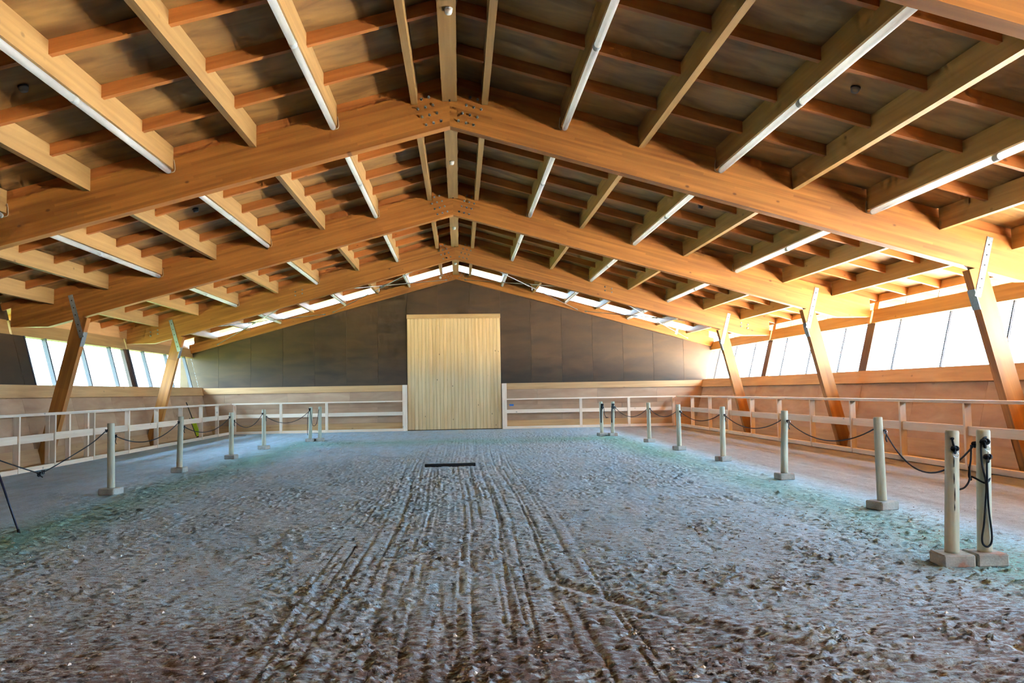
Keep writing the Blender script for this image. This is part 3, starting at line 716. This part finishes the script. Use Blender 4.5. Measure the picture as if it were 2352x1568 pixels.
def at(n, dx, dy, z): x, y = RPOS[n]; return (x + dx + LEANS.get(n, 0) * (z - 0.09), y + dy, z)
sag_rope(at('P3', 0.062, -0.03, 0.93), at('P2', -0.05, 0.04, 0.98), 0.36, 'black rope slung to the end post with the long loop, %s' % gw)
def pair(a, b): 
    return at(a, 0.03, 0.07, 0.98), at(b, 0.03, -0.07, 0.93)
for a, b, s, w_ in (('P3', 'P4', 0.24, 'leaving the fourth single post away from the gable'), ('P4', 'P5', 0.22, 'between the fourth and third single posts'), ('P5', 'P6', 0.2, 'between the third and second single posts'),
                    ('P6', 'P7', 0.2, 'between the second and first single posts'), ('P7', 'P8', 0.3, 'from the first single post to the gable-end pair')):
    A, B = pair(a, b)
    if b == 'P8': B = at('P8', 0.06, -0.02, 0.93)
    sag_rope(B, A, s, 'black sagging rope %s, %s' % (w_, gw))
for a, b, s, w_ in (('L1', 'L2', 0.22, 'between the fourth and third single posts'), ('L2', 'L3', 0.22, 'between the third and second single posts'),
                    ('L3', 'L4', 0.26, 'between the second and first single posts'), ('L4', 'L6', 0.28, 'from the first single post to the gable-end pair')):
    A = at(a, 0.05, 0.045, 0.90); B = at(b, -0.02, -0.07, 0.99)
    sag_rope(A, B, s, 'black sagging rope %s, %s' % (w_, dw))
# joined rope that hangs low on the near side of the dark-panel row
o = empty('rope', (-5.45, 11.4, 0.5)); tag(o, 'black rope joined by two low knots, leaving the fourth post, %s' % dw, 'rope', 'black ropes slung between the posts')
tube('line', spline([at('L1', -0.05, -0.05, 0.99), (-5.44, 12.9, 0.83), (-5.45, 12.2, 0.67), (-5.45, 11.62, 0.555), (-5.45, 11.46, 0.535)], 6), 0.0079, M_ROPE, o, 7)
tube('line', spline([(-5.45, 11.36, 0.525), (-5.45, 10.9, 0.64), (-5.45, 10.3, 0.80), (-5.45, 9.52, 0.99)], 6), 0.0079, M_ROPE, o, 7)
knot((-5.45, 11.46, 0.535), o); knot((-5.45, 11.35, 0.52), o, 1.2); ring((-5.45, 11.41, 0.53), o, 0.025)
tube('rope_tail', [(-5.45, 11.35, 0.52), (-5.44, 11.37, 0.49), (-5.42, 11.39, 0.47)], 0.0072, M_ROPE, o, 6)
knot(at('L1', -0.05, -0.05, 0.99), o, 0.9)
RPOS['L0'] = (-5.47, 9.45)
rope_post(*RPOS['L0'], -0.2, 'round wooden rope post holding the low knotted rope end, %s' % dw, lean=(0.0, 0))

# drying cracks and a lone hook on the first end post
x, y = RPOS['P1']; pp = bpy.data.objects['rope_post']
for i, (z0, z1, ang) in enumerate(((0.80, 0.90, -106), (0.66, 0.75, -104), (0.52, 0.63, -99), (0.44, 0.50, -100))):
    a = math.radians(ang); r_ = 0.0575
    f = lambda z: (x + 0.052 * (z - 0.088) + r_ * math.cos(a), y + r_ * math.sin(a), z)
    tube('crack', [f(z0), f((z0 + z1) / 2), f(z1)], [0.001, 0.0045, 0.001], M_DRK, pp, 6)
x, y = RPOS['P1']; x += 0.005; yf = y - 0.066
o = empty('rope_hook', (x + 0.01, yf, 1.0)); tag(o, 'short black cord with a chrome ring on the cracked end post', 'hook')
knot((x + 0.005, yf, 1.035), o, 0.6); tube('cord', [(x + 0.005, yf, 1.03), (x + 0.01, yf - 0.006, 0.99), (x + 0.018, yf - 0.008, 0.955)], 0.009, M_ROPE, o, 6)
knot((x + 0.02, yf - 0.008, 0.95), o, 1.25); ring((x + 0.024, yf - 0.012, 0.905), o, 0.022)
# long loop on the second post
x, y = RPOS['P2']; x -= 0.012; yf = y - 0.072
o = empty('rope_coil', (x, yf, 0.6)); tag(o, 'long black rope loop hanging down the front of a paired end post', 'rope', 'spare rope loops hung on end posts')
loop = [(x + 0.055, yf + 0.03, 1.045), (x + 0.0, yf, 1.03), (x - 0.02, yf, 0.96), (x - 0.018, yf, 0.82), (x + 0.0, yf - 0.012, 0.66), (x - 0.012, yf - 0.006, 0.48), (x - 0.03, yf, 0.32), (x - 0.05, yf, 0.22), (x - 0.045, yf, 0.165), (x - 0.01, yf - 0.004, 0.142), (x + 0.028, yf, 0.175), (x + 0.034, yf, 0.26), (x + 0.02, yf, 0.45), (x + 0.006, yf - 0.02, 0.64), (x + 0.02, yf - 0.004, 0.8), (x + 0.03, yf - 0.004, 0.9)]
tube('loop', spline(loop, 6), 0.0083, M_ROPE, o, 7)
knot((x + 0.012, yf - 0.006, 1.0), o, 1.5); knot((x + 0.03, yf - 0.008, 0.875), o, 1.35); ring((x + 0.028, yf - 0.012, 0.955), o, 0.022)
tube('hook', spline([(x + 0.026, yf - 0.012, 0.94), (x + 0.033, yf - 0.014, 0.925), (x + 0.026, yf - 0.014, 0.905), (x + 0.031, yf - 0.012, 0.89)], 4), 0.0035, M_RING, o, 6)
belt = [(x + 0.075 * math.cos(t), y + 0.075 * math.sin(t) * 1.0, 0.665 + 0.05 * abs(math.cos(t)) ** 1.5) for t in np.linspace(math.radians(-185), math.radians(20), 20)]
side = spline([(x - 0.072, y - 0.02, 0.98), (x - 0.082, y - 0.02, 0.85), (x - 0.105, y - 0.02, 0.73), (x - 0.095, y - 0.03, 0.69), tuple(belt[0])], 5)
tube('belt', list(side) + [Vector(b) for b in belt[1:]], 0.0079, M_ROPE, o, 7)
tube('slack_end', spline([(x - 0.098, y - 0.02, 0.80), (x - 0.105, y - 0.03, 0.70), (x - 0.15, y - 0.03, 0.63), (x - 0.215, y - 0.02, 0.605)], 6), 0.0079, M_ROPE, o, 7)
# bunched spare ropes at the gable end
for nm, dx, lab in (('P9', -0.02, 'bunched black rope with a chrome clip on the leaning gable-end post'), ('P8', -0.03, 'thick strand of black rope down the side of the gable-end post')):
    x, y = RPOS[nm]; x += 0.02; yf = y - 0.075
    o = empty('rope_coil', (x, yf, 0.7)); tag(o, lab + ', %s' % gw, 'rope', 'spare rope loops hung on end posts')
    tube('loop', spline([(x, yf, 1.02), (x - 0.035, yf, 0.96), (x - 0.06, yf, 0.8), (x - 0.065, yf, 0.55), (x - 0.055, yf, 0.42), (x - 0.04, yf, 0.5), (x - 0.03, yf, 0.75), (x - 0.005, yf - 0.01, 0.95)], 5), 0.0101, M_ROPE, o, 7)
    tube('strand', spline([(x, yf, 1.02), (x + 0.03, yf, 0.97), (x + 0.055, yf, 0.85), (x + 0.07, yf, 0.68), (x + 0.12, yf, 0.6), (x + 0.19, yf + 0.01, 0.585)], 5) if nm == 'P9' else spline([(x, yf, 1.02), (x + 0.04, yf, 0.92), (x + 0.075, yf, 0.72), (x + 0.06, yf, 0.56)], 5), 0.0086, M_ROPE, o, 7)
    for q in range(2): knot((x, yf - 0.01, 1.0 - 0.09 * q), o, 1.7)
    ring((x + 0.01, yf - 0.03, 0.93), o, 0.028)
x, y = RPOS['L6']; yf = y - 0.075
o = empty('rope_coil', (x, yf, 0.7)); tag(o, 'thin black rope hanging between the gable-end pair, %s' % dw, 'rope', 'spare rope loops hung on end posts')
knot((x, yf, 1.03), o, 1.5)
tube('loop', spline([(x, yf, 1.03), (x + 0.03, yf, 0.9), (x + 0.055, yf, 0.7), (x + 0.09, yf, 0.52), (x + 0.16, yf, 0.5), (x + 0.22, yf + 0.02, 0.6), (x + 0.26, yf + 0.03, 0.85), (x + 0.28, yf + 0.05, 1.02)], 5), 0.0079, M_ROPE, o, 7)
tube('strand', spline([(x, yf, 1.03), (x - 0.045, yf, 0.9), (x - 0.07, yf, 0.6), (x - 0.075, yf, 0.3), (x - 0.06, yf, 0.2)], 5), 0.009, M_ROPE, o, 7)

# ------------------------------------------------------------------ loose things
o = empty('rubber_bar', (-0.115, 17.0, 0)); tag(o, 'long flat black bar lying across the raked wheel tracks', 'bar')
aabox('bar_body', -0.63, 0.40, 16.97, 17.07, -0.02, 0.048, M_BAR, o, 'x', 0.008)
aabox('edge_strip', -0.62, 0.39, 16.955, 16.972, -0.02, 0.03, M_DRK, o, 'x')
# tripod whose foot reaches into view
o = empty('tripod', (-5.47, 10.15, 0)); tag(o, 'thin dark blue tripod leg standing on the sand by the rope row', 'tripod')
top = Vector((-5.47, 10.15, 1.05))
for f in ((-4.898, 9.80, 0.0), (-6.1, 9.9, 0.0), (-6.25, 10.85, 0.0)):
    f = Vector(f); l = tube('leg', [f + Vector((0, 0, -0.01)), f.lerp(top, 0.5), top], [0.011, 0.013, 0.016], M_TRI, o, 8)
    tube('rubber_foot', [f + Vector((0, 0, -0.015)), f.lerp(top, 0.03)], 0.016, M_DRK, l, 8)
tube('column', [top + Vector((0, 0, -0.08)), top + Vector((0, 0, 0.25))], 0.02, M_TRI, o, 10)
tube('head', [top + Vector((0, 0, 0.25)), top + Vector((0, 0, 0.33))], 0.035, M_DRK, o, 10)
# broom / scraper leaning against the wall behind the fence corner
o = empty('scraper', (-9.25, 30.5, 0)); tag(o, 'lime green and black scraper leaning on the wall behind the fence', 'scraper')
p0 = Vector((-9.28, 30.55, 0.02)); p1 = Vector((-9.72, 30.45, 1.3)); d = (p1 - p0).normalized()
beam('blade', p0 + d * 0.06, p0 + d * 0.75, 0.15, 0.03, M_YEL, o, (0, 1, 0)); beam('foot_edge', p0, p0 + d * 0.07, 0.18, 0.05, M_DRK, o, (0, 1, 0))
tube('handle', [p0 + d * 0.7, p1], 0.017, M_DRK, o, 8); beam('side_rim', p0 + d * 0.06 + Vector((-0.085, 0, 0)), p0 + d * 0.75 + Vector((-0.085, 0, 0)), 0.03, 0.045, M_DRK, o, (0, 1, 0))
